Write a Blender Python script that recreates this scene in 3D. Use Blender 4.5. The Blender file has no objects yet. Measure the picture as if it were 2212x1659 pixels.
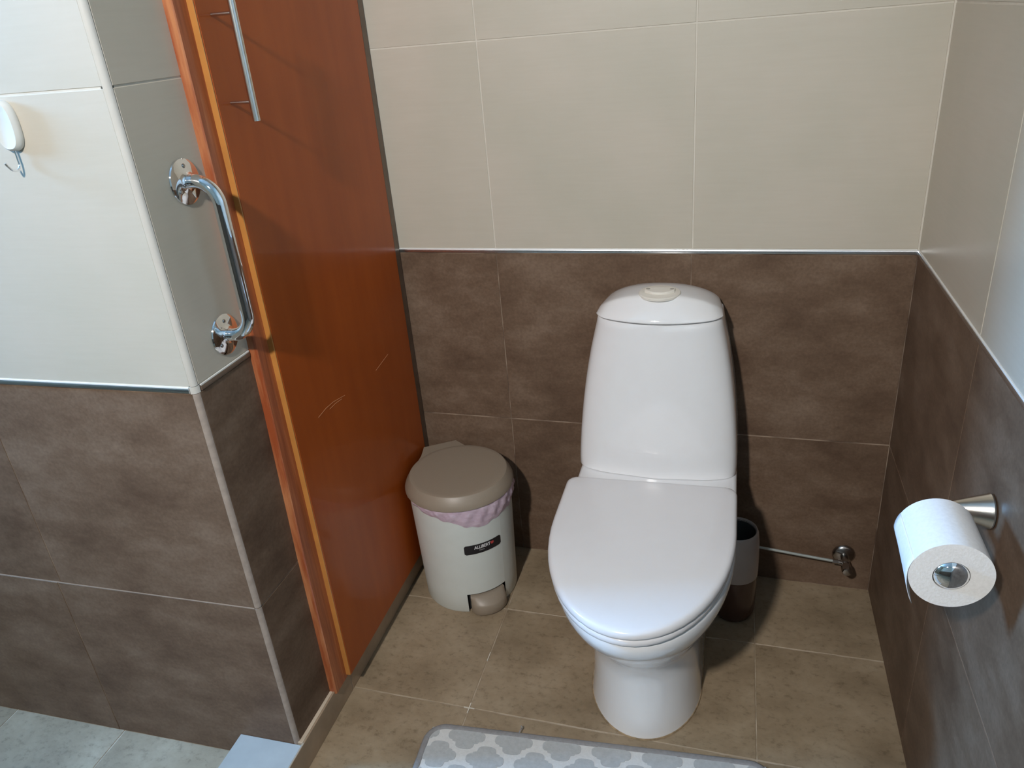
import bpy, bmesh, math, random
from mathutils import Vector, Matrix
random.seed(7)
SC = bpy.context.scene
COL = SC.collection
PI = math.pi

# ------------------------------------------------------------------ camera
cam_d = bpy.data.cameras.new('camera')
cam = bpy.data.objects.new('camera', cam_d)
COL.objects.link(cam)
CAM = Vector((-0.3579, -1.6476, 1.35353))
YAW, PIT, ROL = 0.3026, -0.4455, -0.0911
fw = Vector((-math.sin(YAW) * math.cos(PIT), math.cos(YAW) * math.cos(PIT), math.sin(PIT)))
rt = Vector((math.cos(YAW), math.sin(YAW), 0))
up = rt.cross(fw)
r2 = math.cos(ROL) * rt + math.sin(ROL) * up
u2 = -math.sin(ROL) * rt + math.cos(ROL) * up
m = Matrix((r2, u2, -fw)).transposed().to_4x4()
m.translation = CAM
cam.matrix_world = m
cam_d.sensor_width = 36.0
cam_d.lens = 1660.3854 / 2212 * 36.0
cam_d.clip_start = 0.02
SC.camera = cam

# ------------------------------------------------------------------ world, lights, exposure
world = bpy.data.worlds.new('sky')
SC.world = world
world.use_nodes = True
wb = world.node_tree.nodes['Background']
wb.inputs[0].default_value = (0.62, 0.80, 1.0, 1)
wb.inputs[1].default_value = 1.0
SC.view_settings.view_transform = 'Standard'
SC.view_settings.look = 'None'
SC.view_settings.exposure = 0.0
SC.view_settings.gamma = 1.0
SC.view_settings.use_curve_mapping = False
SC.cycles.max_bounces = 10
SC.cycles.diffuse_bounces = 5
SC.cycles.glossy_bounces = 5
SC.cycles.sample_clamp_indirect = 6.0
SC.cycles.caustics_reflective = False
SC.cycles.caustics_refractive = False
SC.cycles.blur_glossy = 0.5

def area(name, loc, target, sx, sy, energy, color):
    l = bpy.data.lights.new(name, 'AREA')
    l.shape = 'RECTANGLE'
    l.size, l.size_y = sx, sy
    l.energy = energy
    l.color = color
    o = bpy.data.objects.new(name, l)
    o.location = loc
    d = Vector(target) - Vector(loc)
    o.rotation_euler = d.to_track_quat('-Z', 'Z').to_euler()
    COL.objects.link(o)
    return o
# daylight through the window in the left wall
area('window_daylight', (-3.14, -1.015, 1.78), (0.0, -1.015, 1.70), 0.44, 0.86, 250, (0.23, 0.54, 1.0))
# the spotlight behind the photographer
sp = bpy.data.lights.new('spot_lamp_light', 'SPOT')
sp.energy = 186; sp.color = (1.0, 0.945, 0.90); sp.spot_size = math.radians(96); sp.spot_blend = 1.0; sp.shadow_soft_size = 0.055
spo = bpy.data.objects.new('spot_lamp_light', sp); COL.objects.link(spo)
SPOT, AIM = Vector((-0.86, -2.38, 2.19)), Vector((-0.86, -0.10, 0.72))
spo.location = SPOT; spo.rotation_euler = (AIM - SPOT).to_track_quat('-Z', 'Y').to_euler()

# ------------------------------------------------------------------ materials
MATS = {}
class N:
    def __init__(s, name):
        s.m = bpy.data.materials.new(name); s.m.use_nodes = True
        s.t = s.m.node_tree; s.b = s.t.nodes['Principled BSDF']; MATS[name] = s.m
    def n(s, ty, **kw):
        x = s.t.nodes.new(ty)
        for k, v in kw.items():
            if k in x.inputs: x.inputs[k].default_value = v
            else: setattr(x, k, v)
        return x
    def l(s, a, b): s.t.links.new(a, b)
    def coords(s, scale=(1, 1, 1), rnd=True):
        tc = s.n('ShaderNodeTexCoord'); mp = s.n('ShaderNodeMapping'); mp.inputs['Scale'].default_value = scale
        s.l(tc.outputs['Object'], mp.inputs['Vector'])
        if not rnd: return mp.outputs[0]
        oi = s.n('ShaderNodeObjectInfo'); mul = s.n('ShaderNodeMath', operation='MULTIPLY'); mul.inputs[1].default_value = 37.0
        s.l(oi.outputs['Random'], mul.inputs[0])
        ad = s.n('ShaderNodeVectorMath', operation='ADD')
        s.l(mp.outputs[0], ad.inputs[0]); s.l(mul.outputs[0], ad.inputs[1])
        return ad.outputs[0]
    def noise(s, vec, scale, detail=4, rough=0.55):
        x = s.n('ShaderNodeTexNoise'); x.inputs['Scale'].default_value = scale
        x.inputs['Detail'].default_value = detail; x.inputs['Roughness'].default_value = rough
        s.l(vec, x.inputs['Vector']); return x.outputs['Fac']
    def ramp(s, fac, stops):
        r = s.n('ShaderNodeValToRGB'); e = r.color_ramp.elements
        while len(e) < len(stops): e.new(0.5)
        for q, (p, c) in zip(e, stops): q.position = p; q.color = (*c, 1)
        s.l(fac, r.inputs[0]); return r.outputs[0]
    def mix(s, fac, a, b, mode='MIX'):
        x = s.n('ShaderNodeMixRGB', blend_type=mode)
        for i, v in zip((0, 1, 2), (fac, a, b)):
            if isinstance(v, (int, float)): x.inputs[i].default_value = v
            elif isinstance(v, tuple): x.inputs[i].default_value = (*v, 1)
            else: s.l(v, x.inputs[i])
        return x.outputs[0]
    def bump(s, h, strength, dist=0.001):
        b = s.n('ShaderNodeBump'); b.inputs['Strength'].default_value = strength; b.inputs['Distance'].default_value = dist
        s.l(h, b.inputs['Height']); s.l(b.outputs[0], s.b.inputs['Normal'])
    def set(s, **kw):
        for k, v in kw.items():
            k = k.replace('_', ' ')
            i = s.b.inputs[k]
            if isinstance(v, tuple): i.default_value = (*v, 1)
            elif isinstance(v, (int, float)): i.default_value = v
            else: s.l(v, i)
        return s

def simple(name, col, rough=0.5, metal=0.0, var=0.06, scale=30, bump=0.0, **kw):
    a = N(name); v = a.coords(rnd=True); f = a.noise(v, scale)
    lo = tuple(c * (1 - var) for c in col); hi = tuple(min(1, c * (1 + var)) for c in col)
    a.set(Base_Color=a.ramp(f, [(0.3, lo), (0.7, hi)]), Roughness=rough, Metallic=metal, **kw)
    if bump: a.bump(f, bump)
    return a.m

# light beige wall tile with a faint horizontal weave
a = N('light_tile'); v = a.coords((4, 4, 60)); f = a.noise(v, 3.0, 3); g = a.noise(a.coords((3, 3, 3)), 1.6, 3)
c1 = a.ramp(f, [(0.3, (0.520, 0.478, 0.402)), (0.7, (0.536, 0.494, 0.417))])
c2 = a.ramp(g, [(0.35, (0.93, 0.94, 0.92)), (0.65, (1.0, 0.99, 0.98))])
a.set(Base_Color=a.mix(1.0, c1, c2, 'MULTIPLY'), Roughness=0.34); a.bump(f, 0.02, 0.0006)
# dark brown wall tile, cloudy
a = N('brown_tile'); v = a.coords((1.0, 1.0, 1.9)); f = a.noise(v, 6.0, 7, 0.66); g = a.noise(a.coords((1, 1, 1)), 160, 3)
c1 = a.ramp(f, [(0.32, (0.102, 0.063, 0.041)), (0.50, (0.150, 0.098, 0.065)), (0.70, (0.205, 0.143, 0.101))])
c2 = a.ramp(g, [(0.3, (0.86, 0.86, 0.86)), (0.7, (1.08, 1.08, 1.08))])
a.set(Base_Color=a.mix(1.0, c1, c2, 'MULTIPLY'), Roughness=0.46, Specular_IOR_Level=0.16); a.bump(g, 0.10, 0.0005)
# slate-like floor tile
a = N('floor_tile'); v = a.coords((1, 1.2, 1)); f = a.noise(v, 6, 8, 0.62); g = a.noise(a.coords((1, 1.3, 1)), 60, 6, 0.72)
c1 = a.ramp(f, [(0.28, (0.21, 0.155, 0.095)), (0.5, (0.305, 0.233, 0.150)), (0.72, (0.39, 0.310, 0.212))])
c2 = a.ramp(g, [(0.30, (0.55, 0.53, 0.49)), (0.46, (0.97, 0.97, 0.97)), (0.7, (1.08, 1.08, 1.08))])
a.set(Base_Color=a.mix(0.8, c1, c2, 'MULTIPLY'), Roughness=0.48); a.bump(g, 0.30, 0.0012)
simple('riser_brown', (0.36, 0.265, 0.18), 0.5, var=0.18, scale=14)
simple('threshold_stone', (0.36, 0.345, 0.315), 0.30, var=0.12, scale=9)
simple('light_grout', (0.60, 0.56, 0.48), 0.8, var=0.06)
a = N('brown_grout'); v = a.coords((1, 1, 1), False); f = a.noise(v, 9, 3)
a.set(Base_Color=a.ramp(f, [(0.40, (0.10, 0.062, 0.040)), (0.58, (0.34, 0.255, 0.185))]), Roughness=0.8)
simple('pale_brown_grout', (0.40, 0.335, 0.285), 0.8)
a = N('floor_grout'); f = a.noise(a.coords((1, 1, 1), False), 14, 4)
a.set(Base_Color=a.ramp(f, [(0.44, (0.31, 0.245, 0.165)), (0.66, (0.50, 0.42, 0.32))]), Roughness=0.85)
simple('ledge_mortar', (0.56, 0.47, 0.36), 0.85, var=0.1)
simple('highlight_white', (0.74, 0.74, 0.71), 0.35, var=0.04)
simple('joint_white', (0.62, 0.57, 0.48), 0.8)
simple('corner_bead_white', (0.56, 0.55, 0.51), 0.35, var=0.03)
simple('corner_bead_beige', (0.33, 0.275, 0.235), 0.6, var=0.15, scale=60)
simple('plaster', (0.72, 0.71, 0.68), 0.8)
simple('polished_aluminium', (0.80, 0.82, 0.84), 0.24, 1.0, var=0.02)
simple('dull_bronze', (0.17, 0.12, 0.085), 0.35, 0.3, var=0.15)
simple('chrome', (0.84, 0.85, 0.86), 0.045, 1.0, var=0.01)
simple('dull_chrome', (0.42, 0.40, 0.38), 0.22, 1.0, var=0.10)
simple('brushed_nickel', (0.62, 0.59, 0.54), 0.24, 1.0, var=0.04)
simple('brushed_steel', (0.66, 0.64, 0.60), 0.26, 1.0, var=0.05, scale=90)
# painted orange-brown door
a = N('door_paint'); v = a.coords((9, 9, 1.2), False); f = a.noise(v, 3, 5); h = a.noise(a.coords((1, 1, 1), False), 2.2, 3)
c1 = a.ramp(f, [(0.3, (0.370, 0.074, 0.010)), (0.7, (0.425, 0.091, 0.013))])
c2 = a.ramp(h, [(0.35, (0.90, 0.86, 0.82)), (0.65, (1.05, 1.05, 1.05))])
a.set(Base_Color=a.mix(1.0, c1, c2, 'MULTIPLY'), Roughness=0.34, Specular_IOR_Level=0.18, Coat_Weight=0.28, Coat_Roughness=0.10)
simple('door_lipping', (0.46, 0.195, 0.045), 0.4, var=0.10, scale=14, Coat_Weight=0.3)
a = N('red_wood'); v = a.coords((40, 40, 2.0), False); f = a.noise(v, 3, 6, 0.6)
a.set(Base_Color=a.ramp(f, [(0.3, (0.25, 0.055, 0.018)), (0.55, (0.40, 0.105, 0.036)), (0.75, (0.52, 0.19, 0.075))]), Roughness=0.36, Coat_Weight=0.4, Coat_Roughness=0.2)
a = N('edge_wood'); f = a.noise(a.coords((30, 30, 3.0), False), 2.0, 5, 0.6)
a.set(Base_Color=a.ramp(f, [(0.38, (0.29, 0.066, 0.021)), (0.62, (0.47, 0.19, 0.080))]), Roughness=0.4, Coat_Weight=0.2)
simple('scratch_wood', (0.62, 0.30, 0.15), 0.6)
simple('dark_gap', (0.028, 0.014, 0.008), 0.5)
simple('ceramic', (0.80, 0.81, 0.82), 0.10, var=0.008, Coat_Weight=0.5, Coat_Roughness=0.03)
simple('seat_plastic', (0.73, 0.725, 0.735), 0.20, var=0.008)
simple('cream_plastic', (0.72, 0.69, 0.62), 0.35, var=0.02)
simple('button_mark', (0.33, 0.31, 0.27), 0.5)
simple('sealant', (0.30, 0.22, 0.13), 0.8, var=0.4, scale=60)
simple('bin_grey', (0.62, 0.655, 0.62), 0.42, var=0.02)
simple('bin_taupe', (0.275, 0.225, 0.170), 0.42, var=0.03, bump=0.05, scale=400)
simple('bin_inside', (0.02, 0.02, 0.02), 0.7)
simple('label_black', (0.010, 0.010, 0.014), 0.30)
simple('label_white', (0.75, 0.75, 0.75), 0.5)
simple('label_grey', (0.30, 0.30, 0.30), 0.5)
simple('label_red', (0.48, 0.055, 0.05), 0.5)
a = N('bag_pink'); f = a.noise(a.coords((1, 1, 2)), 40, 4)
a.set(Base_Color=a.ramp(f, [(0.3, (0.50, 0.37, 0.45)), (0.7, (0.66, 0.54, 0.62))]), Roughness=0.30); a.bump(f, 0.5, 0.003)
simple('cup_grey', (0.40, 0.355, 0.33), 0.30, var=0.03)
simple('cup_brown', (0.075, 0.040, 0.030), 0.22, var=0.1)
simple('cup_inside', (0.06, 0.065, 0.065), 0.5)
a = N('paper'); f = a.noise(a.coords((1, 1, 1)), 220, 2)
a.set(Base_Color=a.ramp(f, [(0.3, (0.72, 0.72, 0.72)), (0.7, (0.77, 0.77, 0.77))]), Roughness=0.9); a.bump(f, 0.25, 0.0008)
a = N('paper_edge'); f = a.noise(a.coords((1, 1, 1)), 300, 2)
a.set(Base_Color=a.ramp(f, [(0.3, (0.80, 0.79, 0.765)), (0.7, (0.87, 0.86, 0.835))]), Roughness=0.95); a.bump(f, 0.4, 0.0008)
simple('hose_grey', (0.42, 0.46, 0.44), 0.4, 0.4)
simple('mat_white', (0.62, 0.62, 0.60), 0.95, var=0.05, scale=200, bump=0.6)
simple('mat_grey', (0.42, 0.432, 0.428), 0.95, var=0.08, scale=120, bump=0.6)
simple('mat_border', (0.245, 0.24, 0.24), 0.9, var=0.10, scale=150, bump=0.5)
simple('hook_white', (0.62, 0.63, 0.60), 0.25, var=0.01)
simple('lamp_white', (0.8, 0.8, 0.78), 0.4)

# ------------------------------------------------------------------ mesh helpers
def link(name, bm, mat, parent=None, smooth=None):
    me = bpy.data.meshes.new(name)
    bmesh.ops.recalc_face_normals(bm, faces=bm.faces)
    bm.to_mesh(me); bm.free()
    o = bpy.data.objects.new(name, me); COL.objects.link(o)
    for q in (mat if isinstance(mat, (list, tuple)) else [mat]): me.materials.append(MATS[q])
    if smooth is not None:
        for p in me.polygons: p.use_smooth = True
        me.set_sharp_from_angle(angle=math.radians(smooth))
    if parent: o.parent = parent
    return o
def empty(name, loc=(0, 0, 0), rz=0):
    o = bpy.data.objects.new(name, None); COL.objects.link(o); o.location = loc; o.rotation_euler.z = rz
    o.empty_display_size = 0.05
    return o
def tag(o, label, cat=None, group=None, kind=None):
    o['label'] = label
    if cat: o['category'] = cat
    if group: o['group'] = group
    if kind: o['kind'] = kind
    return o
def add_box(bm, x0, x1, y0, y1, z0, z1, mi=0):
    vs = [bm.verts.new((x, y, z)) for x in (x0, x1) for y in (y0, y1) for z in (z0, z1)]
    fs = [(0, 1, 3, 2), (4, 6, 7, 5), (0, 4, 5, 1), (2, 3, 7, 6), (0, 2, 6, 4), (1, 5, 7, 3)]
    out = [bm.faces.new([vs[i] for i in f]) for f in fs]
    for f in out: f.material_index = mi
    return vs
def box(x0, x1, y0, y1, z0, z1, bevel=0.0, seg=2):
    bm = bmesh.new(); add_box(bm, x0, x1, y0, y1, z0, z1)
    if bevel: bmesh.ops.bevel(bm, geom=bm.edges[:], offset=bevel, segments=seg, profile=0.5, affect='EDGES')
    return bm
def loft(bm, rings, closed=True, cap0=True, cap1=True):
    R = [[bm.verts.new(p) for p in r] for r in rings]
    n = len(R[0])
    for a_, b_ in zip(R, R[1:]):
        for i in range(n if closed else n - 1):
            j = (i + 1) % n
            bm.faces.new((a_[i], a_[j], b_[j], b_[i]))
    if cap0: bm.faces.new(R[0][::-1])
    if cap1: bm.faces.new(R[-1])
    return R
def lathe(bm, prof, n=48, axis='z', origin=(0, 0, 0), cap0=True, cap1=True):
    rings = []
    for r, h in prof:
        ring = []
        for i in range(n):
            t = 2 * PI * i / n; c, s = r * math.cos(t), r * math.sin(t)
            p = {'z': (c, s, h), 'x': (h, c, s), 'y': (c, h, s)}[axis]
            ring.append(tuple(o + q for o, q in zip(origin, p)))
        rings.append(ring)
    return loft(bm, rings, True, cap0, cap1)
def tube(bm, pts, r, n=16, caps=True):
    pts = [Vector(p) for p in pts]; rings = []
    rr = r if isinstance(r, (list, tuple)) else [r] * len(pts)
    t0 = (pts[1] - pts[0]).normalized(); ref = Vector((0, 0, 1)) if abs(t0.z) < 0.9 else Vector((1, 0, 0))
    nrm = t0.cross(ref).normalized()
    for i, p in enumerate(pts):
        t = ((pts[min(i + 1, len(pts) - 1)] - pts[max(i - 1, 0)])).normalized()
        nrm = (nrm - t * nrm.dot(t)).normalized(); b = t.cross(nrm)
        rings.append([p + rr[i] * (math.cos(2 * PI * k / n) * nrm + math.sin(2 * PI * k / n) * b) for k in range(n)])
    return loft(bm, rings, True, caps, caps)
def fillet(pts, rad, n=8):
    pts = [Vector(p) for p in pts]; out = [pts[0]]
    for a_, p, c_ in zip(pts, pts[1:], pts[2:]):
        u = (a_ - p).normalized(); v = (c_ - p).normalized()
        ang = u.angle(v); d = rad / math.tan(ang / 2)
        s, e = p + u * d, p + v * d
        ctr = p + (u + v).normalized() * (rad / math.sin(ang / 2))
        for k in range(n + 1):
            w = (s - ctr).lerp(e - ctr, k / n)
            out.append(ctr + w.normalized() * rad)
    out.append(pts[-1]); return out
def smooth_path(pts, n=10):
    P = [Vector(p) for p in pts]; P = [2 * P[0] - P[1]] + P + [2 * P[-1] - P[-2]]; out = []
    for i in range(1, len(P) - 2):
        for k in range(n):
            t = k / n; a_, b_, c_, d_ = P[i - 1:i + 3]
            out.append(0.5 * (2 * b_ + (c_ - a_) * t + (2 * a_ - 5 * b_ + 4 * c_ - d_) * t * t + (3 * b_ - a_ - 3 * c_ + d_) * t ** 3))
    out.append(P[-2]); return out

# ------------------------------------------------------------------ heights of the tile courses
ZL, ZT, TH, ZU = 0.4156, 0.8675, 0.0111, 1.3117
ZB = ZT - TH                      # underside of the metal strip
HC = 2.42                         # ceiling
G = 0.0030                        # joint width
ROWS = [(0.0, ZL, 'brown_tile'), (ZL, ZB, 'brown_tile'), (ZT, ZU, 'light_tile'), (ZU, ZU + .444, 'light_tile'), (ZU + .444, ZU + .888, 'light_tile'), (ZU + .888, HC, 'light_tile')]

def wall_frame(name, origin, udir, label, u0, u1, back=0.10, z0=0.0, z1=HC):
    """structure box whose local x runs along the wall, local -y points into the room; tiles sit on y=0"""
    o_z = Vector((0, 0, 1)); ux = Vector(udir).normalized(); uy = o_z.cross(ux)
    bm = bmesh.new()
    add_box(bm, u0, u1, 0.0006, back, z0, ZB + TH / 2, 0)
    add_box(bm, u0, u1, 0.0006, back, ZB + TH / 2, z1, 1)
    w = link(name, bm, ['brown_grout', 'light_grout'])
    mm = Matrix((ux, uy, o_z)).transposed().to_4x4(); mm.translation = Vector(origin); w.matrix_world = mm
    tag(w, label, 'wall', kind='structure')
    return w
def tile(parent, mat, x0, x1, z0, z1, name='tile', th=0.0012, bev=0.0006, jit=0.0002):
    gx = 0.0009 if mat == 'brown_tile' else G / 2
    x0 += gx; x1 -= gx; z0 += G / 2; z1 -= G / 2
    if x1 - x0 < 0.004 or z1 - z0 < 0.004: return
    d = random.uniform(-jit, jit)
    bm = bmesh.new()
    r0 = [(x0, th, z0), (x1, th, z0), (x1, th, z1), (x0, th, z1)]
    r1 = [(x, bev + d - 0.0003, z) for x, _, z in r0]
    b = bev
    r2_ = [(x0 + b, d - .0003, z0 + b), (x1 - b, d - .0003, z0 + b), (x1 - b, d - .0003, z1 - b), (x0 + b, d - .0003, z1 - b)]
    loft(bm, [r0, r1, r2_], True, False, True)
    return link(name, bm, mat, parent)
def tile_wall(w, cols, rows=ROWS, colshift=None):
    for r, (z0, z1, mt) in enumerate(rows):
        cc = colshift[r] if colshift and r in colshift else cols
        for a_, b_ in zip(cc, cc[1:]): tile(w, mt, a_, b_, z0, z1)

AB, AR, AP, BP = -0.0325, 0.0051, 0.002, -0.0142
# back wall (local x measured from the right-hand corner)
wb_ = wall_frame('wall_back', (0, 0, 0), (math.cos(AB), math.sin(AB), 0), 'tiled wall behind the toilet, beige above and dark brown below a metal strip', -1.45, 0.06)
tile_wall(wb_, [-1.341, -0.8915, -0.4415, -0.0005], colshift={0: [-1.341, -0.8915, -0.4435, -0.0005], 1: [-1.341, -0.8915, -0.4435, -0.0005]})
# right wall: local x runs towards the camera (-y world)
wr_ = wall_frame('wall_right', (0, 0, 0), (math.sin(AR) * -1 * -1, -math.cos(AR), 0), 'tiled side wall on the right carrying the toilet roll holder', -0.06, 2.75)
tile_wall(wr_, [0.0005, 0.4513, 0.9013, 1.3513, 1.8013, 2.2513, 2.7013])
# pier on the left: front face and side face
XP, YP = -1.1639, -0.7367
wl_ = wall_frame('wall_left', (XP, YP, 0), (1, AP, 0), 'bright tiled pier wall on the left facing the camera with a small hook', -1.66, -0.012, back=0.10)
tile_wall(wl_, [-1.65, -1.3455, -0.8955, -0.4485, -0.0075], colshift={0: [-1.65, -1.355, -0.905, -0.4585, -0.0075]})
ws_ = wall_frame('wall_side', (XP, YP, 0), (-BP, 1, 0), 'narrow tiled pier side between the corner bead and the orange door', 0.012, 0.80, back=0.10)
tile_wall(ws_, [0.0075, 0.40, 0.79])
# rest of the room, behind and beside the camera
link('joint_line', box(-1.60, -0.010, 0.0001, 0.0012, ZL - .0011, ZL + .0011), 'pale_brown_grout', wl_)
wf_ = wall_frame('wall_front', (0, -2.70, 0), (-1, 0, 0), 'tiled wall behind the camera', -0.06, 2.95)
tile_wall(wf_, [0.0, 0.45, 0.9, 1.35, 1.8, 2.25, 2.70])
# unseen far left wall with the window, made thick so its sill blocks daylight
XW = -2.80
bm = bmesh.new()
y0, y1, z0, z1 = -1.26, -0.780, 1.30, 2.30
for q in ((-2.75, y0, 0, HC), (y1, -0.70, 0, HC), (y0, y1, 0, z0), (y0, y1, z1, HC)):
    add_box(bm, XW - 0.40, XW, q[0], q[1], q[2], q[3])
o = link('wall_far', bm, 'light_tile'); tag(o, 'light wall at the far left with the window opening', 'wall', kind='structure')
win = empty('window_1', (XW - 0.30, (y0 + y1) / 2, z0)); tag(win, 'white framed window in the far left wall', 'window', kind='structure')
for nm, q in (('frame_bottom', (-.225, .225, 0, .04)), ('frame_top', (-.225, .225, .96, 1.0)), ('frame_side', (-.225, -.205, .04, .96)), ('frame_side', (.205, .225, .04, .96))):
    link('frame' if nm != 'mullion' else 'mullion', box(-.03, .03, q[0], q[1], q[2], q[3], .004), 'hook_white', win)
bm = bmesh.new(); add_box(bm, -2.95, 0.12, -2.82, 0.15, HC, HC + .08)
tag(link('ceiling', bm, 'plaster'), 'white ceiling above the frame', 'ceiling', kind='structure')

# ------------------------------------------------------------------ floor
bm = bmesh.new(); add_box(bm, -2.9, 0.1, -2.8, 0.1, -0.08, -0.0012)
fl = link('floor', bm, 'floor_grout'); tag(fl, 'floor of square slate look tiles in greyish brown', 'floor', kind='structure')
XR, HR = -1.1504, 0.0655
AF = -0.021
XF = [XR - 0.02, -0.8711, -0.2708, 0.03]
YF = [0.06, -0.219, -0.533, -0.845, -1.157, -1.469, -1.781, -2.093, -2.405, -2.72]
def floor_tile(x0, x1, y0, y1, sh, jit=0.0004):
    g = 0.0011; d = random.uniform(-jit, 0)
    def P(x, y, z): return (x, y + sh * (x + 0.8711), z)
    b = 0.0010; bm = bmesh.new()
    c = [(x0 + g, y0 + g), (x1 - g, y0 + g), (x1 - g, y1 - g), (x0 + g, y1 - g)]
    ci = [(x0 + g + b, y0 + g + b), (x1 - g - b, y0 + g + b), (x1 - g - b, y1 - g - b), (x0 + g + b, y1 - g - b)]
    loft(bm, [[P(x, y, -0.0012) for x, y in c], [P(x, y, d - b) for x, y in c], [P(x, y, d) for x, y in ci]], True, False, True)
    return link('tile', bm, 'floor_tile', fl)
for i in range(3):
    for j in range(9): floor_tile(XF[i], XF[i + 1], YF[j + 1], YF[j], AF)
XL = [-2.80, -2.51, -2.21, -1.91, -1.61, -1.297]
for i in range(5):
    for j, (ya, yb) in enumerate(((-0.70, -0.99), (-0.99, -1.29), (-1.29, -1.59), (-1.59, -1.89), (-1.89, -2.19), (-2.19, -2.49), (-2.49, -2.70))):
        floor_tile(XL[i], XL[i + 1], yb, ya, 0.0)
for cx, cy, l1, l2 in ((-0.8711, -0.533, 0.012, 0.014),):
    bm = bmesh.new(); add_box(bm, cx - l1, cx + l1, cy - .0012, cy + .0012, -.001, .0006); add_box(bm, cx - .0012, cx + .0012, cy - l2, cy + l2, -.001, .0007)
    link('joint_cross', bm, 'joint_white', fl)
bm = bmesh.new(); add_box(bm, -.8722, -.8702, -.395, -.368, -.001, .0005); link('joint_filler', bm, 'joint_white', fl)
# threshold between shower floor and toilet floor
th = empty('trim_1', (0, 0, 0)); tag(th, 'raised threshold with a pale stone top and brown riser tiles on the floor', 'threshold', kind='structure')
link('stone_top', box(-1.297, XR - 0.0045, -2.70, YP - 0.001, 0.0, 0.062, 0.0015), 'threshold_stone', th)
link('mortar_ledge', box(-1.175, XR - 0.0045, YP + 0.002, 0.034, 0.0, HR - 0.0008, 0.001), 'ledge_mortar', th)
yy = [0.035, -0.079, -0.533, -0.984, -1.434, -1.884, -2.334, -2.70]
for a_, b_ in zip(yy, yy[1:]):
    link('riser_tile', box(XR - 0.004, XR, b_ + .0015, a_ - .0015, 0.0, HR, 0.0008, 1), 'riser_brown', th)
link('riser_grout', box(XR - 0.0040, XR - 0.0012, -2.70, 0.033, 0.0, HR - 0.001), 'pale_brown_grout', th)

# ------------------------------------------------------------------ metal strips between the courses
def strip(name, w, x0, x1, label, mats=None):
    t = empty(name); t.matrix_world = w.matrix_world.copy(); tag(t, label, 'trim', kind='structure')
    for q0, q1, mt in (mats or [(x0, x1, 'polished_aluminium')]):
        bm = bmesh.new()
        pr_ = [(0.001, ZB + .0006), (-0.0016, ZB + .0006), (-0.0026, ZB + .0016), (-0.0028, ZB + .0045), (-0.0026, ZT - .0040), (-0.0016, ZT - .0014), (0.001, ZT - .0004)]
        loft(bm, [[(q0, y, z) for y, z in pr_], [(q1, y, z) for y, z in pr_]])
        link('metal_strip', bm, mt, t)
    link('highlight_line', box(x0, x1, -0.0022, 0.0006, ZT - .0026, ZT + .0004, .0004, 1), 'highlight_white', t)  # matte white line paints the light reflected along the strip's top edge
    return t
strip('trim_2', wb_, -1.14, -0.002, 'shiny metal strip across the wall behind the toilet')
strip('trim_3', wr_, 0.002, 2.7, 'metal strip running along the right wall above the roll holder')
strip('trim_4', wl_, -1.64, -0.011, 'bright metal strip on the pier wall below the hook')
strip('trim_5', ws_, 0.012, 0.147, 'short dull metal strip on the pier side below the grab bar', [(0.012, 0.147, 'dull_bronze')])
# corner bead on the pier edge: quarter round, white above, beige below
def bead(name, z0, z1, mat, label, r=0.0085):
    bm = bmesh.new(); rings = []
    n = 6
    for z in (z0, z1):
        ring = [(XP - 0.0095 - 0.0, YP + 0.004, z)]
        ring = [(XP + r * math.sin(k / n * PI / 2) - r, YP + r - r * math.cos(k / n * PI / 2), z) for k in range(n + 1)] + [(XP - r, YP + r, z)]
        rings.append([(x + 0.0004, y - 0.0008, zz) for x, y, zz in ring])
    loft(bm, rings)
    tag(link(name, bm, mat, smooth=40), label, 'trim', kind='structure')
bead('trim_6', ZT + 0.001, HC, 'corner_bead_white', 'white corner bead on the upper edge of the tiled pier')
bead('trim_7', ZL + 0.0012, ZB - 0.002, 'corner_bead_beige', 'beige corner bead on the middle of the brown pier edge')
bead('trim_8', 0.05, ZL - 0.0012, 'corner_bead_beige', 'beige corner bead on the lowest part of the pier edge')
bead('trim_9', ZB - 0.001, ZT, 'corner_bead_white', 'small pale corner cap where the metal strips meet on the pier edge', r=0.011)

# silicone fillet lines in corners
def cornerline(name, z0, z1, mat, label):
    bm = bmesh.new()
    add_box(bm, -0.0035, 0.001, -0.0035, 0.001, z0, z1)
    tag(link(name, bm, mat), label, 'trim', kind='structure')
cornerline('trim_10', ZT, HC, 'light_grout', 'pale sealant line in the upper right room corner')

# ------------------------------------------------------------------ door with frame on the left
XD, YD = -1.134, -0.553
ZD0, ZD1 = HR + 0.0015, 2.02
fr = empty('trim_11', (0, 0, 0)); tag(fr, 'reddish wooden door frame on the tiled pier side', 'door frame', kind='structure')
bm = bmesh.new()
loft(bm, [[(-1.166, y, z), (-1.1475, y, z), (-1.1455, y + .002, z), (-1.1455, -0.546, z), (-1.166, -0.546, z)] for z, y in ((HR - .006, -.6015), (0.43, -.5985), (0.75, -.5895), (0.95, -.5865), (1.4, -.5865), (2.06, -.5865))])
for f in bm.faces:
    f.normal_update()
    if f.normal.y < -0.5: f.material_index = 1  # front-facing faces of the post take the paler wood
link('frame_post', bm, ['red_wood', 'edge_wood'], fr)
link('frame_head', box(-1.163, -1.1455, -0.546, 0.02, 2.022, 2.06, 0.002), 'red_wood', fr)
link('dark_back', box(-1.163, -1.152, -0.546, 0.030, HR - 0.006, 2.022), 'dark_gap', fr)
link('gap_strip', box(-1.152, -1.1375, 0.0105, 0.0335, HR, 2.022), 'dull_bronze', fr)
dr = empty('door_1', (XD, YD, ZD0)); tag(dr, 'glossy orange brown wooden door between the pier and the back wall', 'door', kind='structure')
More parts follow.
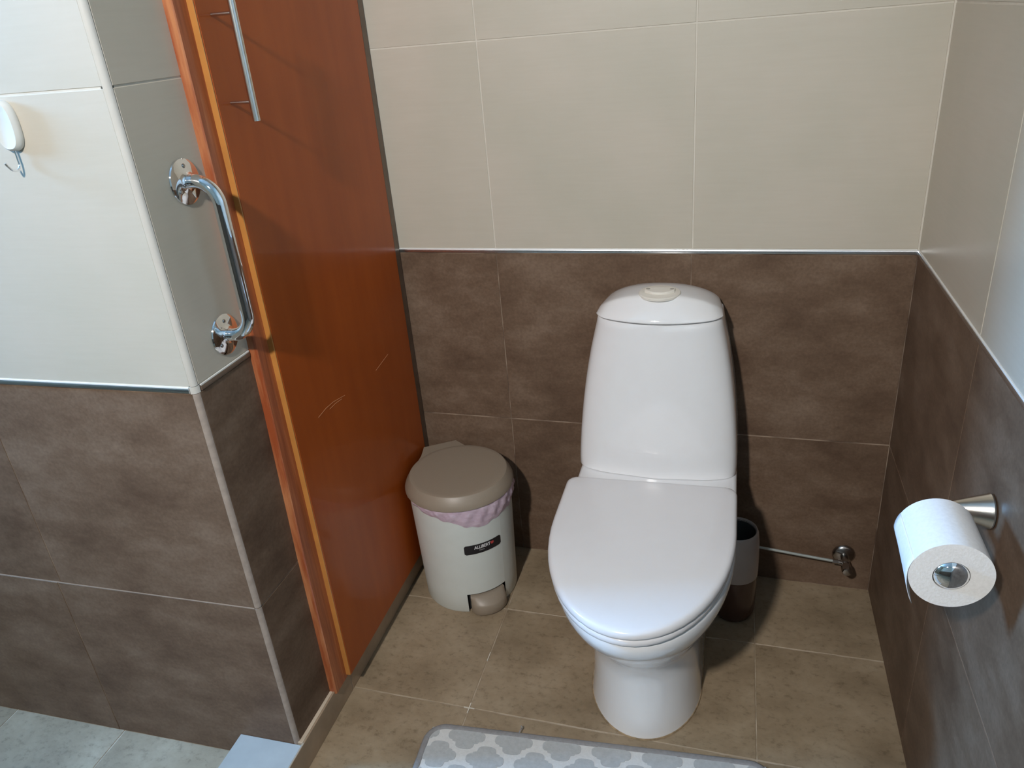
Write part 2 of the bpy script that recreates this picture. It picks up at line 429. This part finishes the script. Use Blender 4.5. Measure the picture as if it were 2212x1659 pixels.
link('panel', box(-0.0115, 0, 0.0022, 0.556, 0, ZD1 - ZD0, 0.0008, 1), 'door_paint', dr)
link('edge_band', box(-0.0118, -0.0006, -0.0006, 0.0020, 0, ZD1 - ZD0, 0.0006, 1), 'door_lipping', dr)
# scratches in the lower half of the door
for pts in (((0.089, 0.602), (0.122, 0.6052), (0.154, 0.6036), (0.203, 0.594)), ((0.135, 0.5965), (0.160, 0.5965), (0.188, 0.593)), ((0.357, 0.580), (0.430, 0.589))):
    bm = bmesh.new(); P = [Vector((0.0, y, z)) for y, z in pts]
    tube(bm, P, 0.00045, 5); link('scratch', bm, 'scratch_wood', dr)
bm = bmesh.new(); tube(bm, [(0.039, 0.037, 1.236 - ZD0), (0.039, 0.037, 1.2362 - ZD0), (0.039, 0.037, 1.4198 - ZD0), (0.039, 0.037, 1.42 - ZD0)], [0.0052, 0.006, 0.006, 0.0052], 24)
hd = link('handle', bm, 'brushed_steel', dr, 40)
for z in (1.265, 1.392):
    bm = bmesh.new(); tube(bm, [(-0.0005, 0.037, z - ZD0), (0.037, 0.037, z - ZD0)], 0.0028, 14); link('standoff', bm, 'brushed_steel', hd, 40)

# ------------------------------------------------------------------ grab bar
gb = empty('grab_bar', (-1.1632, -0.6375, 1.04)); gb.rotation_euler.z = 0.0142
tag(gb, 'chrome grab bar screwed upright to the pier side next to the door', 'grab bar')
zt_, zb_ = 0.1275, -0.1225
bm = bmesh.new()
tube(bm, fillet([(0.002, 0, zt_), (0.053, 0, zt_), (0.053, 0, zb_), (0.002, 0, zb_)], 0.036, 12), 0.0105, 24)
link('bar', bm, 'chrome', gb, 40)
for z in (zt_, zb_):
    bm = bmesh.new()
    lathe(bm, [(0.0345, 0.0), (0.0350, 0.0015), (0.0342, 0.0035), (0.030, 0.0052), (0.018, 0.0066), (0.0118, 0.0085), (0.0110, 0.0095)], 48, 'x', (0, 0, z))
    f_ = link('flange', bm, 'chrome', gb, 40)
    for k in range(3):
        t = PI / 2 + k * 2 * PI / 3
        bm = bmesh.new(); lathe(bm, [(0.0034, 0.0), (0.0034, 0.0064), (0.0022, 0.0076)], 14, 'x', (0, 0.0235 * math.cos(t), z + 0.0235 * math.sin(t)))
        link('screw', bm, 'dull_chrome', f_, 40)

# ------------------------------------------------------------------ wall hook
hk = empty('wall_hook', (-1.3475, YP, 1.272)); tag(hk, 'white oval adhesive hook with a bent metal wire on the bright wall', 'hook')
def oval(hw, hh, y, n=40):
    out = []
    for k in range(n):
        t = 2 * PI * k / n; c, s = math.cos(t), math.sin(t); e = 2 / 2.6
        out.append((hw * math.copysign(abs(c) ** e, c), y, hh * math.copysign(abs(s) ** e, s)))
    return out
bm = bmesh.new()
loft(bm, [oval(.0195, .0335, -.0005), oval(.0205, .0345, -.003), oval(.0195, .0335, -.009), oval(.0165, .0305, -.0125), oval(.0145, .0285, -.0122), oval(.0135, .0275, -.0118)])
link('body', bm, 'hook_white', hk, 40)
bm = bmesh.new()
tube(bm, smooth_path([(0.0, -.006, -.030), (0.0, -.006, -.046), (0.0, -.0065, -.054), (0.0, -.012, -.0595), (0.0, -.020, -.0585), (0.0, -.026, -.052), (0.0, -.029, -.047)], 6), 0.0017, 12)
link('wire_hook', bm, 'chrome', hk, 60)

# ------------------------------------------------------------------ toilet
TX = -0.502
to = empty('toilet', (TX, 0.003, 0)); tag(to, 'white ceramic toilet with closed lid and tapered cistern', 'toilet')
def dsec(hw, yb, y0, yf, z, rc=0.02, n=28, e=2.0):
    """outline: flat back at yb with rounded corners, straight sides to y0, half ellipse to yf (front is -y)"""
    pts = []
    for k in range(5):
        t = k / 4 * PI / 2; pts.append((-hw + rc - rc * math.sin(t), yb - rc + rc * math.cos(t)))
    for k in range(1, 7):
        pts.append((-hw, yb - rc + (y0 - yb + rc) * k / 7))
    for k in range(n + 1):
        t = PI + PI * k / n; c, s = math.cos(t), math.sin(t)
        pts.append((hw * math.copysign(abs(c) ** (2 / e), c), y0 + (y0 - yf) * math.copysign(abs(s) ** (2 / e), s)))
    for k in range(6, 0, -1):
        pts.append((hw, yb - rc + (y0 - yb + rc) * k / 7))
    for k in range(5):
        t = PI / 2 * (1 - k / 4); pts.append((hw - rc + rc * math.sin(t), yb - rc + rc * math.cos(t)))
    return [(x, y, z) for x, y in pts]
# bowl and pedestal, one ceramic body
bm = bmesh.new()
loft(bm, [dsec(*q) for q in (
    (0.1185, -0.06, -0.385, -0.5455, 0.000, 0.05), (0.1170, -0.06, -0.385, -0.5430, 0.010, 0.05), (0.1130, -0.06, -0.38, -0.536, 0.070, 0.05),
    (0.1120, -0.06, -0.38, -0.535, 0.140, 0.05), (0.1140, -0.06, -0.38, -0.543, 0.185, 0.05), (0.1200, -0.06, -0.385, -0.562, 0.215, 0.05),
    (0.1340, -0.05, -0.39, -0.598, 0.255, 0.05), (0.1500, -0.04, -0.40, -0.637, 0.300, 0.045), (0.1640, -0.02, -0.405, -0.671, 0.340, 0.04),
    (0.1715, -0.01, -0.405, -0.688, 0.366, 0.03), (0.1740, -0.005, -0.405, -0.6935, 0.382, 0.03), (0.1740, -0.005, -0.405, -0.6935, 0.394, 0.03),
    (0.1715, -0.007, -0.405, -0.691, 0.400, 0.03), (0.1655, -0.012, -0.405, -0.685, 0.4025, 0.03))])
link('bowl', bm, 'ceramic', to, 60)
bm = bmesh.new()
loft(bm, [dsec(0.1205, -0.059, -0.385, -0.5475, 0.0003, 0.05), dsec(0.1195, -0.059, -0.385, -0.5465, 0.003, 0.05)])
link('sealant_bead', bm, 'sealant', to)
# seat ring and lid
YL = 0.018
def ringsec(d, z): return [(x - 0.004, y, zz) for x, y, zz in dsec(0.1785 - d, -0.250 - d, -0.405, -0.7065 + d, z, 0.022)]
bm = bmesh.new()
loft(bm, [ringsec(*q) for q in ((.060, .404), (.006, .404), (.0035, .406), (.0025, .411), (.0035, .416), (.006, .4185), (.060, .4185), (.064, .411), (.060, .404))], True, False, False)
link('seat_ring', bm, 'seat_plastic', to, 60)
bm = bmesh.new()
loft(bm, [ringsec(*q) for q in ((.008, .4205), (.003, .4210), (.0008, .4225), (.0, .4265), (.0008, .4315), (.003, .4350), (.0065, .4370), (.012, .4380), (.05, .4386), (.10, .4388))])
link('seat_lid', bm, 'seat_plastic', to, 60)
# cistern
def csec(hw, yb, yf, bulge, z, n=48, e=5.0):
    ym = (yb + yf) / 2; d = (yb - yf) / 2; out = []
    for k in range(n):
        t = 2 * PI * k / n; c, s = math.cos(t), math.sin(t)
        x = hw * math.copysign(abs(c) ** (2 / e), c); y = ym + d * math.copysign(abs(s) ** (2 / e), s)
        if s < 0: y -= bulge * (1 - (x / hw) ** 2) * min(1, -s * 2)
        out.append((x, y, z))
    return out
bm = bmesh.new()
prof = [(.1725, .4030), (.1750, .4040), (.1760, .4075), (.1760, .425), (.1748, .455), (.1728, .49), (.1695, .53), (.1655, .57), (.1605, .61), (.1545, .65), (.1475, .69), (.1400, .725), (.1345, .750), (.1318, .7640), (.1308, .7662), (.127, .7672)]
rings = []
for i, (hw, z) in enumerate(prof):
    f = (z - .403) / (.7672 - .403); z = .403 + f * .352
    rings.append(csec(hw, 0.004 - max(0, 0.1760 - hw) * 0.03, -0.165 + 0.046 * f + (.003 if i in (0, 14) else .006 if i == 15 else 0), 0.026 + 0.014 * f, z, 64, 9.0 - 3.5 * f))
loft(bm, rings)
ci = link('cistern', bm, 'ceramic', to, 50); ci.rotation_euler.z = -0.02
# cistern lid: arched top that breaks along a crease into a slanted front facet
bm = bmesh.new(); SZ = 0.7572; HW = 0.1330; nx = 48; rings = []
def lid_pt(x, s, zf):
    u = min(1.0, abs(x) / HW); h = 0.0025 + 0.0445 * (1 - u ** 2.25) ** 0.66
    yf = -0.1215 - 0.0370 * (1 - u * u) + 0.022 * u ** 14
    return (x * (1 - 0.085 * (1 - s) ** 1.5), 0.003 + (yf - 0.003) * s, SZ + h * zf)
for s_, zf in ((0.0, 0.70), (0.03, 0.80), (0.10, 0.89), (0.25, 0.955), (0.40, 0.985), (0.60, 1.0), (0.68, 0.998), (0.715, 0.985), (0.74, 0.955), (0.765, 0.905), (0.84, 0.69), (0.92, 0.43), (0.975, 0.23), (0.993, 0.14), (1.0, 0.06), (0.995, 0.01)):
    top = [lid_pt(HW * math.sin(PI / 2 * (-1 + 2 * k / nx)), s_, zf) for k in range(nx + 1)]
    rings.append(top + [(x * .985, y, SZ - .0002) for x, y, z in top[::-1]])
loft(bm, rings)
cl = link('cistern_lid', bm, 'ceramic', to, 24); cl.rotation_euler.z = -0.02
fb = link('flush_plate', (lambda b: (lathe(b, [(.0435, .7985), (.0440, .8030), (.0425, .8046), (.0340, .8052)], 40, 'z', (0.0, -0.090, 0)), b)[1])(bmesh.new()), 'cream_plastic', to, 40)
# bow-tie shaped button, raised in the middle of the round plate
bm = bmesh.new(); n = 20; rings = []
for z, sh in ((.8040, 1.0), (.8088, 1.0), (.8098, .95)):
    ring = []
    for k in range(n + 1):
        x = -0.031 + 0.062 * k / n; ring.append((x * sh, -0.095 - 0.015 * (1 - (x / .031) ** 2) * sh, z + .0012 * (x / .031) ** 2))
    for k in range(n + 1):
        x = 0.031 - 0.062 * k / n; ring.append((x * sh, -0.080 + 0.006 * (1 - (x / .031) ** 2), z + .0012 * (x / .031) ** 2))
    rings.append(ring)
loft(bm, rings); bt = link('flush_button', bm, 'cream_plastic', fb, 40)
for x, r in ((-.0245, .0048), (.0255, .0048)):
    bm = bmesh.new(); lathe(bm, [(r, .8102), (r * .9, .8112)], 20, 'z', (x, -.0885, 0)); link('button_mark', bm, 'button_mark', fb)
link('button_mark', box(-.0035, .0035, -.0980, -.0955, .8092, .8102), 'button_mark', fb)

# ------------------------------------------------------------------ pedal bin
BX, BY = -0.992, -0.130
bn = empty('pedal_bin', (BX, BY, 0)); tag(bn, 'grey pedal bin with taupe lid in the corner beside the door', 'bin')
def brad(z): return 0.1195 + 0.0085 * z / 0.318
def cyl(az, r, z): return (r * math.cos(az), r * math.sin(az), z)
D2 = PI / 180
AZ0, AZ1, ZN = -76 * D2, -25 * D2, 0.057
azs = sorted(set([AZ0 + (AZ1 - AZ0) * k / 12 for k in range(13)] + [AZ1 + (2 * PI - (AZ1 - AZ0)) * k / 60 for k in range(60)]))
zs = [0.0, 0.003, ZN, 0.12, 0.2, 0.26, 0.318]
bm = bmesh.new(); V = {}
for i, a_ in enumerate(azs):
    for j, z in enumerate(zs): V[i, j] = bm.verts.new(cyl(a_, brad(z) - (0.0015 if j == 0 else 0), z))
na = len(azs)
for i in range(na):
    mid = (azs[i] + (azs[(i + 1) % na] if i + 1 < na else azs[0] + 2 * PI)) / 2
    inn = AZ0 < mid < AZ1
    for j in range(len(zs) - 1):
        if inn and zs[j + 1] <= ZN + 1e-6: continue
        k = (i + 1) % na
        bm.faces.new((V[i, j], V[k, j], V[k, j + 1], V[i, j + 1]))
bo = link('body', bm, 'bin_grey', bn, 40)
bm = bmesh.new(); lathe(bm, [(0.108, 0.001), (0.108, 0.31)], 48); link('inner_bucket', bm, 'bin_inside', bn, 40)
# pedal: a tongue in the notch, sloping outwards
bm = bmesh.new(); R_ = []
na_ = 14
for k in range(na_ + 1):
    t = -1 + 2 * k / na_; az = (-50.0 + t * 22.3) * D2
    out = 0.1205 + 0.029 * math.sqrt(max(0, 1 - t * t * 0.98))
    ztop_in = 0.0515; ztop_out = 0.034
    R_.append([cyl(az, 0.1085, 0.006), cyl(az, out - .002, 0.004), cyl(az, out, 0.010), cyl(az, out, ztop_out - .004), cyl(az, out - .003, ztop_out), cyl(az, 0.121 + (out - .121) * .35, ztop_in - .005), cyl(az, 0.116, ztop_in), cyl(az, 0.1085, ztop_in)])
loft(bm, R_, True, True, True); link('pedal', bm, 'bin_taupe', bn, 40)
# lid: domed disc with a skirt and a hinge tab at the back
bm = bmesh.new()
lathe(bm, [(.1320, .3165), (.1352, .3168), (.1360, .3180), (.1358, .3225), (.1325, .3310), (.1225, .3478), (.1212, .3490), (.1196, .3496), (.1100, .3500), (.0700, .3506), (.0200, .3508)], 72)
li = link('lid', bm, 'bin_taupe', bn, 22)
bm = bmesh.new()
tz0, tz1 = 0.322, 0.3395
A, B = (-1.127 - BX, -0.019 - BY), (-1.053 - BX, 0.030 - BY - .002)
c0, c1 = (-1.116 - BX, -0.100 - BY), (-0.975 - BX, -0.005 - BY)
d0, d1 = (-1.118 - BX, -0.062 - BY), (-1.018 - BX, 0.004 - BY)
loft(bm, [[(x, y, z) for x, y in (c0, d0, A, B, d1, c1)] for z in (tz0, tz1)])
link('hinge_tab', bm, 'bin_taupe', li)
# bag hanging out under the lid
bm = bmesh.new(); n = 120; rows_ = []
for k in range(n):
    az = 2 * PI * k / n; d = math.degrees(az); d = d - 360 if d > 180 else d
    low = 0.312
    for cc, ww, dep in ((-52, 34, 0.050), (5, 34, 0.040), (-105, 30, 0.014)):
        low -= dep * math.exp(-((d - cc) / ww) ** 2)
    low += 0.0018 * math.sin(az * 17) + 0.0012 * math.sin(az * 29 + 1)
    rows_.append((az, low))
rings = []
for s in range(9):
    f = s / 8; ring = []
    for az, low in rows_:
        z = 0.322 + (low - 0.322) * f
        bul = 0.0022 * math.sin(az * 23 + f * 5) * math.sin(PI * f) + 0.0016 * math.sin(az * 41 - f * 9) * math.sin(PI * f)
        d = math.degrees(az); d = d - 360 if d > 180 else d
        ex = 0.0035 * math.exp(-((d - 8) / 30) ** 2) * (1 - f)
        ring.append(cyl(az, brad(z) + 0.0012 + 0.0022 * math.sin(PI * f) + bul + ex + (0.003 * (1 - f)), z))
    rings.append(ring)
loft(bm, rings, True, False, False); bg = link('bag', bm, 'bag_pink', bn, 60)
# black label with white lettering, wrapped round the body
LAZ, LZ = -49.6 * D2, 0.1955
def wrap(x, y, lift):     # x along the label (m), y up (m)
    z = LZ + y; r = brad(z)
    az = LAZ + x / r
    return cyl(az, r + lift, z)
bm = bmesh.new(); nx = 24; hw, hh, rc = 0.0495, 0.0138, 0.0035
top, bot = [], []
for k in range(nx + 1):
    x = -hw + 2 * hw * k / nx; e = max(0, abs(x) - (hw - rc)); yy_ = hh - rc + math.sqrt(max(0, rc * rc - e * e))
    top.append(bm.verts.new(wrap(x, yy_, 0.0007))); bot.append(bm.verts.new(wrap(x, -yy_, 0.0007)))
for k in range(nx): bm.faces.new((bot[k], bot[k + 1], top[k + 1], top[k]))
lb = link('label', bm, 'label_black', bn, 60)
def wrapped_text(body, size, x0, y0, mat, name, xs=1.0):
    cu = bpy.data.curves.new(name, 'FONT'); cu.body = body; cu.size = size; cu.resolution_u = 3; cu.offset = size * 0.022
    tmp = bpy.data.objects.new(name, cu); COL.objects.link(tmp)
    dg = bpy.context.evaluated_depsgraph_get(); me = bpy.data.meshes.new_from_object(tmp.evaluated_get(dg))
    bpy.data.objects.remove(tmp); bpy.data.curves.remove(cu)
    b = bmesh.new(); b.from_mesh(me); bpy.data.meshes.remove(me)
    for v_ in b.verts: v_.co = Vector(wrap(x0 + v_.co.x * xs, y0 + v_.co.y, 0.0012))
    return link(name, b, mat, lb)
wrapped_text('ALLIBERT', 0.0132, -0.0245, 0.0005, 'label_white', 'lettering', 0.76)
wrapped_text('home', 0.0058, -0.0125, -0.0062, 'label_grey', 'small_lettering')
bm = bmesh.new(); n = 22; vs = []
for k in range(n):      # red heart-like fruit emblem with a notch on top
    t = 2 * PI * k / n; r = 0.0048 * (1 - 0.45 * math.exp(-((t - PI / 2) / 0.42) ** 2))
    vs.append(bm.verts.new(wrap(0.0225 + r * math.cos(t), 0.0055 + r * math.sin(t), 0.0012)))
bm.faces.new(vs); link('emblem', bm, 'label_red', lb)

# ------------------------------------------------------------------ toilet brush holder
bh = empty('brush_holder', (-0.3215, -0.128, 0)); tag(bh, 'open grey plastic toilet brush cup with dark brown lower half behind the toilet', 'brush holder')
bm = bmesh.new()
lathe(bm, [(.036, .0), (.044, .004), (.0485, .016), (.0505, .05), (.0514, .122)], 48, cap1=False); link('base', bm, 'cup_brown', bh, 40)
bm = bmesh.new()
lathe(bm, [(.0514, .122), (.0522, .1225), (.0528, .135), (.0525, .175), (.0515, .213), (.049, .238), (.0465, .2445), (.0450, .2455), (.0432, .2440), (.0425, .238)], 48, cap0=False, cap1=False); link('cup', bm, 'cup_grey', bh, 50)
bm = bmesh.new()
lathe(bm, [(.0427, .2405), (.044, .15), (.044, .03)], 40, cap0=False); link('inside', bm, 'cup_inside', bh, 40)

# ------------------------------------------------------------------ stop valve and supply hose
sv = empty('stop_valve', (-0.066, 0.0015, 0.103)); tag(sv, 'chrome angle stop valve on the brown wall in the right corner', 'valve')
bm = bmesh.new(); lathe(bm, [(.0265, 0), (.0262, -.003), (.022, -.0075), (.012, -.010), (.0105, -.0105)], 36, 'y'); link('rosette', bm, 'dull_chrome', sv, 40)
bm = bmesh.new(); tube(bm, [(0, -.008, 0), (0, -.046, 0)], .0085, 18)
tube(bm, [(0, -.036, 0), (-.016, -.036, .002)], .0062, 14); lathe(bm, [(.0075, -.030), (.0105, -.031), (.0105, -.041), (.0075, -.042)], 6, 'y')
link('body', bm, 'dull_chrome', sv, 40)
bm = bmesh.new(); lathe(bm, [(.007, -.046), (.0115, -.048), (.0125, -.054), (.0120, -.066), (.010, -.070), (.006, -.0715)], 10, 'y', (.001, 0, -.001)); link('knob', bm, 'dull_chrome', sv, 30)
bm = bmesh.new(); tube(bm, [(-.014, -.036, .0018), (-.029, -.036, .0035)], .0058, 6); link('nut', bm, 'dull_chrome', sv, 30)
bm = bmesh.new(); tube(bm, smooth_path([(-.094, -.0345, .1065), (-.150, -.0345, .113), (-.215, -.036, .122), (-.270, -.040, .132), (-.330, -.045, .150), (-.374, -.055, .180)], 8), .0036, 10)
tag(link('supply_hose', bm, 'hose_grey', smooth=60), 'thin grey supply hose running from the valve to the toilet', 'hose')

# ------------------------------------------------------------------ toilet roll holder and roll
HX, HZ = -0.080, 0.684
rh = empty('toilet_roll_holder', (0, -0.638, HZ)); tag(rh, 'brushed metal toilet roll holder with a cone mount on the right wall', 'roll holder')
bm = bmesh.new(); lathe(bm, [(.0245, 0.0), (.0250, -.002), (.0240, -.004), (.0105, -.048), (.0090, -.060)], 40, 'x'); link('cone_mount', bm, 'brushed_nickel', rh, 40)
bm = bmesh.new(); tube(bm, fillet([(-.055, 0, 0), (HX, 0, 0), (HX, -.150, 0)], .018, 8), .0085, 20); link('arm', bm, 'brushed_nickel', rh, 40)
bm = bmesh.new(); lathe(bm, [(.0085, -.130), (.0180, -.1365), (.0212, -.1455), (.0212, -.1475), (.0200, -.1520), (.0150, -.1565), (.0080, -.1590), (.0020, -.1597)], 36, 'y', (HX, 0, 0)); link('end_knob', bm, 'chrome', rh, 40)
RR, RH = 0.0485, 0.0222
ro = empty('toilet_roll', (HX, -0.690, HZ - 0.0005)); tag(ro, 'white toilet paper roll with a loose end hanging on the holder', 'toilet roll')
bm = bmesh.new(); L = 0.099
lathe(bm, [(RR, 0), (RR, -L)], 72, 'y', cap0=False, cap1=False)
link('paper_side', bm, 'paper', ro, 40)
for y in (0, -L):
    bm = bmesh.new(); lathe(bm, [(RH, y), (RR * .5 + .012, y), (RR, y)], 72, 'y', cap0=False, cap1=False); link('paper_end', bm, 'paper_edge', ro)
bm = bmesh.new(); lathe(bm, [(RH, 0), (RH, -L), (RH - .001, -L), (RH - .001, 0), (RH, 0)], 48, 'y', cap0=False, cap1=False); link('core', bm, 'paper_edge', ro, 40)
# loose sheet: follows the roll over the top-left and hangs down on the left
bm = bmesh.new(); rows_ = []
ny = 10
for k in range(ny + 1):
    y = -L + L * k / ny; ln = 0.056 - 0.036 * (k / ny) ** 0.8
    if k == 0: ln = 0.052
    line = []
    for j in range(9):
        t = PI * (0.86 + 0.14 * j / 8); line.append((-0.0 + (RR + .0008 * j / 8) * math.cos(t), y, (RR + .0008 * j / 8) * math.sin(t)))
    for j in range(1, 8):
        f = j / 7; line.append((-(RR + .0008) + 0.012 * f * f, y + 0.004 * f * (1 - k / ny), -ln * f))
    rows_.append(line)
loft(bm, rows_, False, False, False); sh = link('loose_sheet', bm, 'paper', ro, 60)
sm = sh.modifiers.new('sheet', 'SOLIDIFY'); sm.thickness = 0.0006; sm.offset = 1

# ------------------------------------------------------------------ bath mat
MA = 0.055
mt = empty('bath_mat', (-0.942, -0.5905, 0.0), MA); tag(mt, 'grey and white trellis bath mat with dark grey edge before the toilet', 'bath mat')
MW, MD, MR = 0.700, 0.430, 0.045
def rrect(x0, x1, y0, y1, r, z, n=8):
    out = []
    for cx, cy, s in ((x1 - r, y1 - r, 0), (x0 + r, y1 - r, 1), (x0 + r, y0 + r, 2), (x1 - r, y0 + r, 3)):
        for k in range(n + 1):
            t = (s + k / n) * PI / 2; out.append((cx + r * math.cos(t), cy + r * math.sin(t), z))
    return out
bm = bmesh.new(); loft(bm, [rrect(.003, MW - .003, -MD + .003, -.003, MR, .001), rrect(.003, MW - .003, -MD + .003, -.003, MR, .0085)]); link('mat_base', bm, 'mat_white', mt, 40)
bm = bmesh.new()
def bsec(d, z): return rrect(d, MW - d, -MD + d, -d, MR - d, z)
loft(bm, [bsec(.003, .0005), bsec(0, .002), bsec(0, .0075), bsec(.002, .0098), bsec(.005, .0108), bsec(.010, .0108), bsec(.0125, .0098), bsec(.0135, .0080)], True, False, False); link('mat_border', bm, 'mat_border', mt, 50)
# trellis: stepped quatrefoil medallions in half-drop repeat, clipped to the field
def medallion(cx, cy, a_, b_):
    pts = []
    q = [(1.00, 0.0), (0.98, 0.18), (0.90, 0.31), (0.79, 0.36), (0.72, 0.36), (0.70, 0.47), (0.61, 0.51), (0.51, 0.53), (0.49, 0.66), (0.46, 0.82), (0.35, 0.94), (0.18, 0.99), (0.0, 1.0)]
    full = q + [(-x, y) for x, y in q[-2::-1]] + [(-x, -y) for x, y in q[1:]] + [(x, -y) for x, y in q[-2:0:-1]]
    for x, y in full: pts.append((cx + a_ * x, cy + b_ * y))
    return pts
def clip(poly, x0, x1, y0, y1):
    for ax, lim, sg in ((0, x0, 1), (0, x1, -1), (1, y0, 1), (1, y1, -1)):
        out = []
        for i in range(len(poly)):
            p, q = poly[i - 1], poly[i]; dp, dq = (p[ax] - lim) * sg, (q[ax] - lim) * sg
            if (dp >= 0) != (dq >= 0):
                t = dp / (dp - dq); out.append((p[0] + (q[0] - p[0]) * t, p[1] + (q[1] - p[1]) * t))
            if dq >= 0: out.append(q)
        poly = out
        if not poly: return poly
    return poly
PX, PY = 0.1000, 0.100
for r in range(0, 12):
    for c in range(0, 9):
        cx = 0.091 + c * PX + (PX / 2 if r % 2 else 0) - PX; cy = -0.025 - r * PY / 2
        pl = clip(medallion(cx, cy, 0.0395, 0.0310), .0125, MW - .0125, -MD + .0125, -.0125)
        pl = [p for i, p in enumerate(pl) if i == 0 or (abs(p[0] - pl[i - 1][0]) + abs(p[1] - pl[i - 1][1])) > 1e-6]
        if len(pl) < 4: continue
        bm = bmesh.new(); loft(bm, [[(x, y, .0083) for x, y in pl], [(x, y, .0094) for x, y in pl]], True, False, True); link('motif', bm, 'mat_grey', mt)
bm = bmesh.new()
tube(bm, smooth_path([(.198, -.004, .0108), (.200, .004, .0125), (.202, .010, .0100), (.199, .013, .0125)], 5), .0012, 6); link('loose_thread', bm, 'mat_border', mt, 60)

# ------------------------------------------------------------------ spotlight fitting behind the camera
lf = empty('spot_lamp', SPOT); tag(lf, 'white ceiling spotlight behind the photographer', 'lamp')
q = (AIM - SPOT).normalized()
bm = bmesh.new(); tube(bm, [-q * 0.15, -q * 0.145, -q * 0.068, -q * 0.066], [0.040, 0.048, 0.062, 0.060], 32); link('lamp_head', bm, 'lamp_white', lf, 40)
bm = bmesh.new(); tube(bm, [-q * 0.11, -q * 0.11 + Vector((0, 0, HC - SPOT.z - 0.055))], 0.008, 12); link('rod', bm, 'lamp_white', lf, 40)
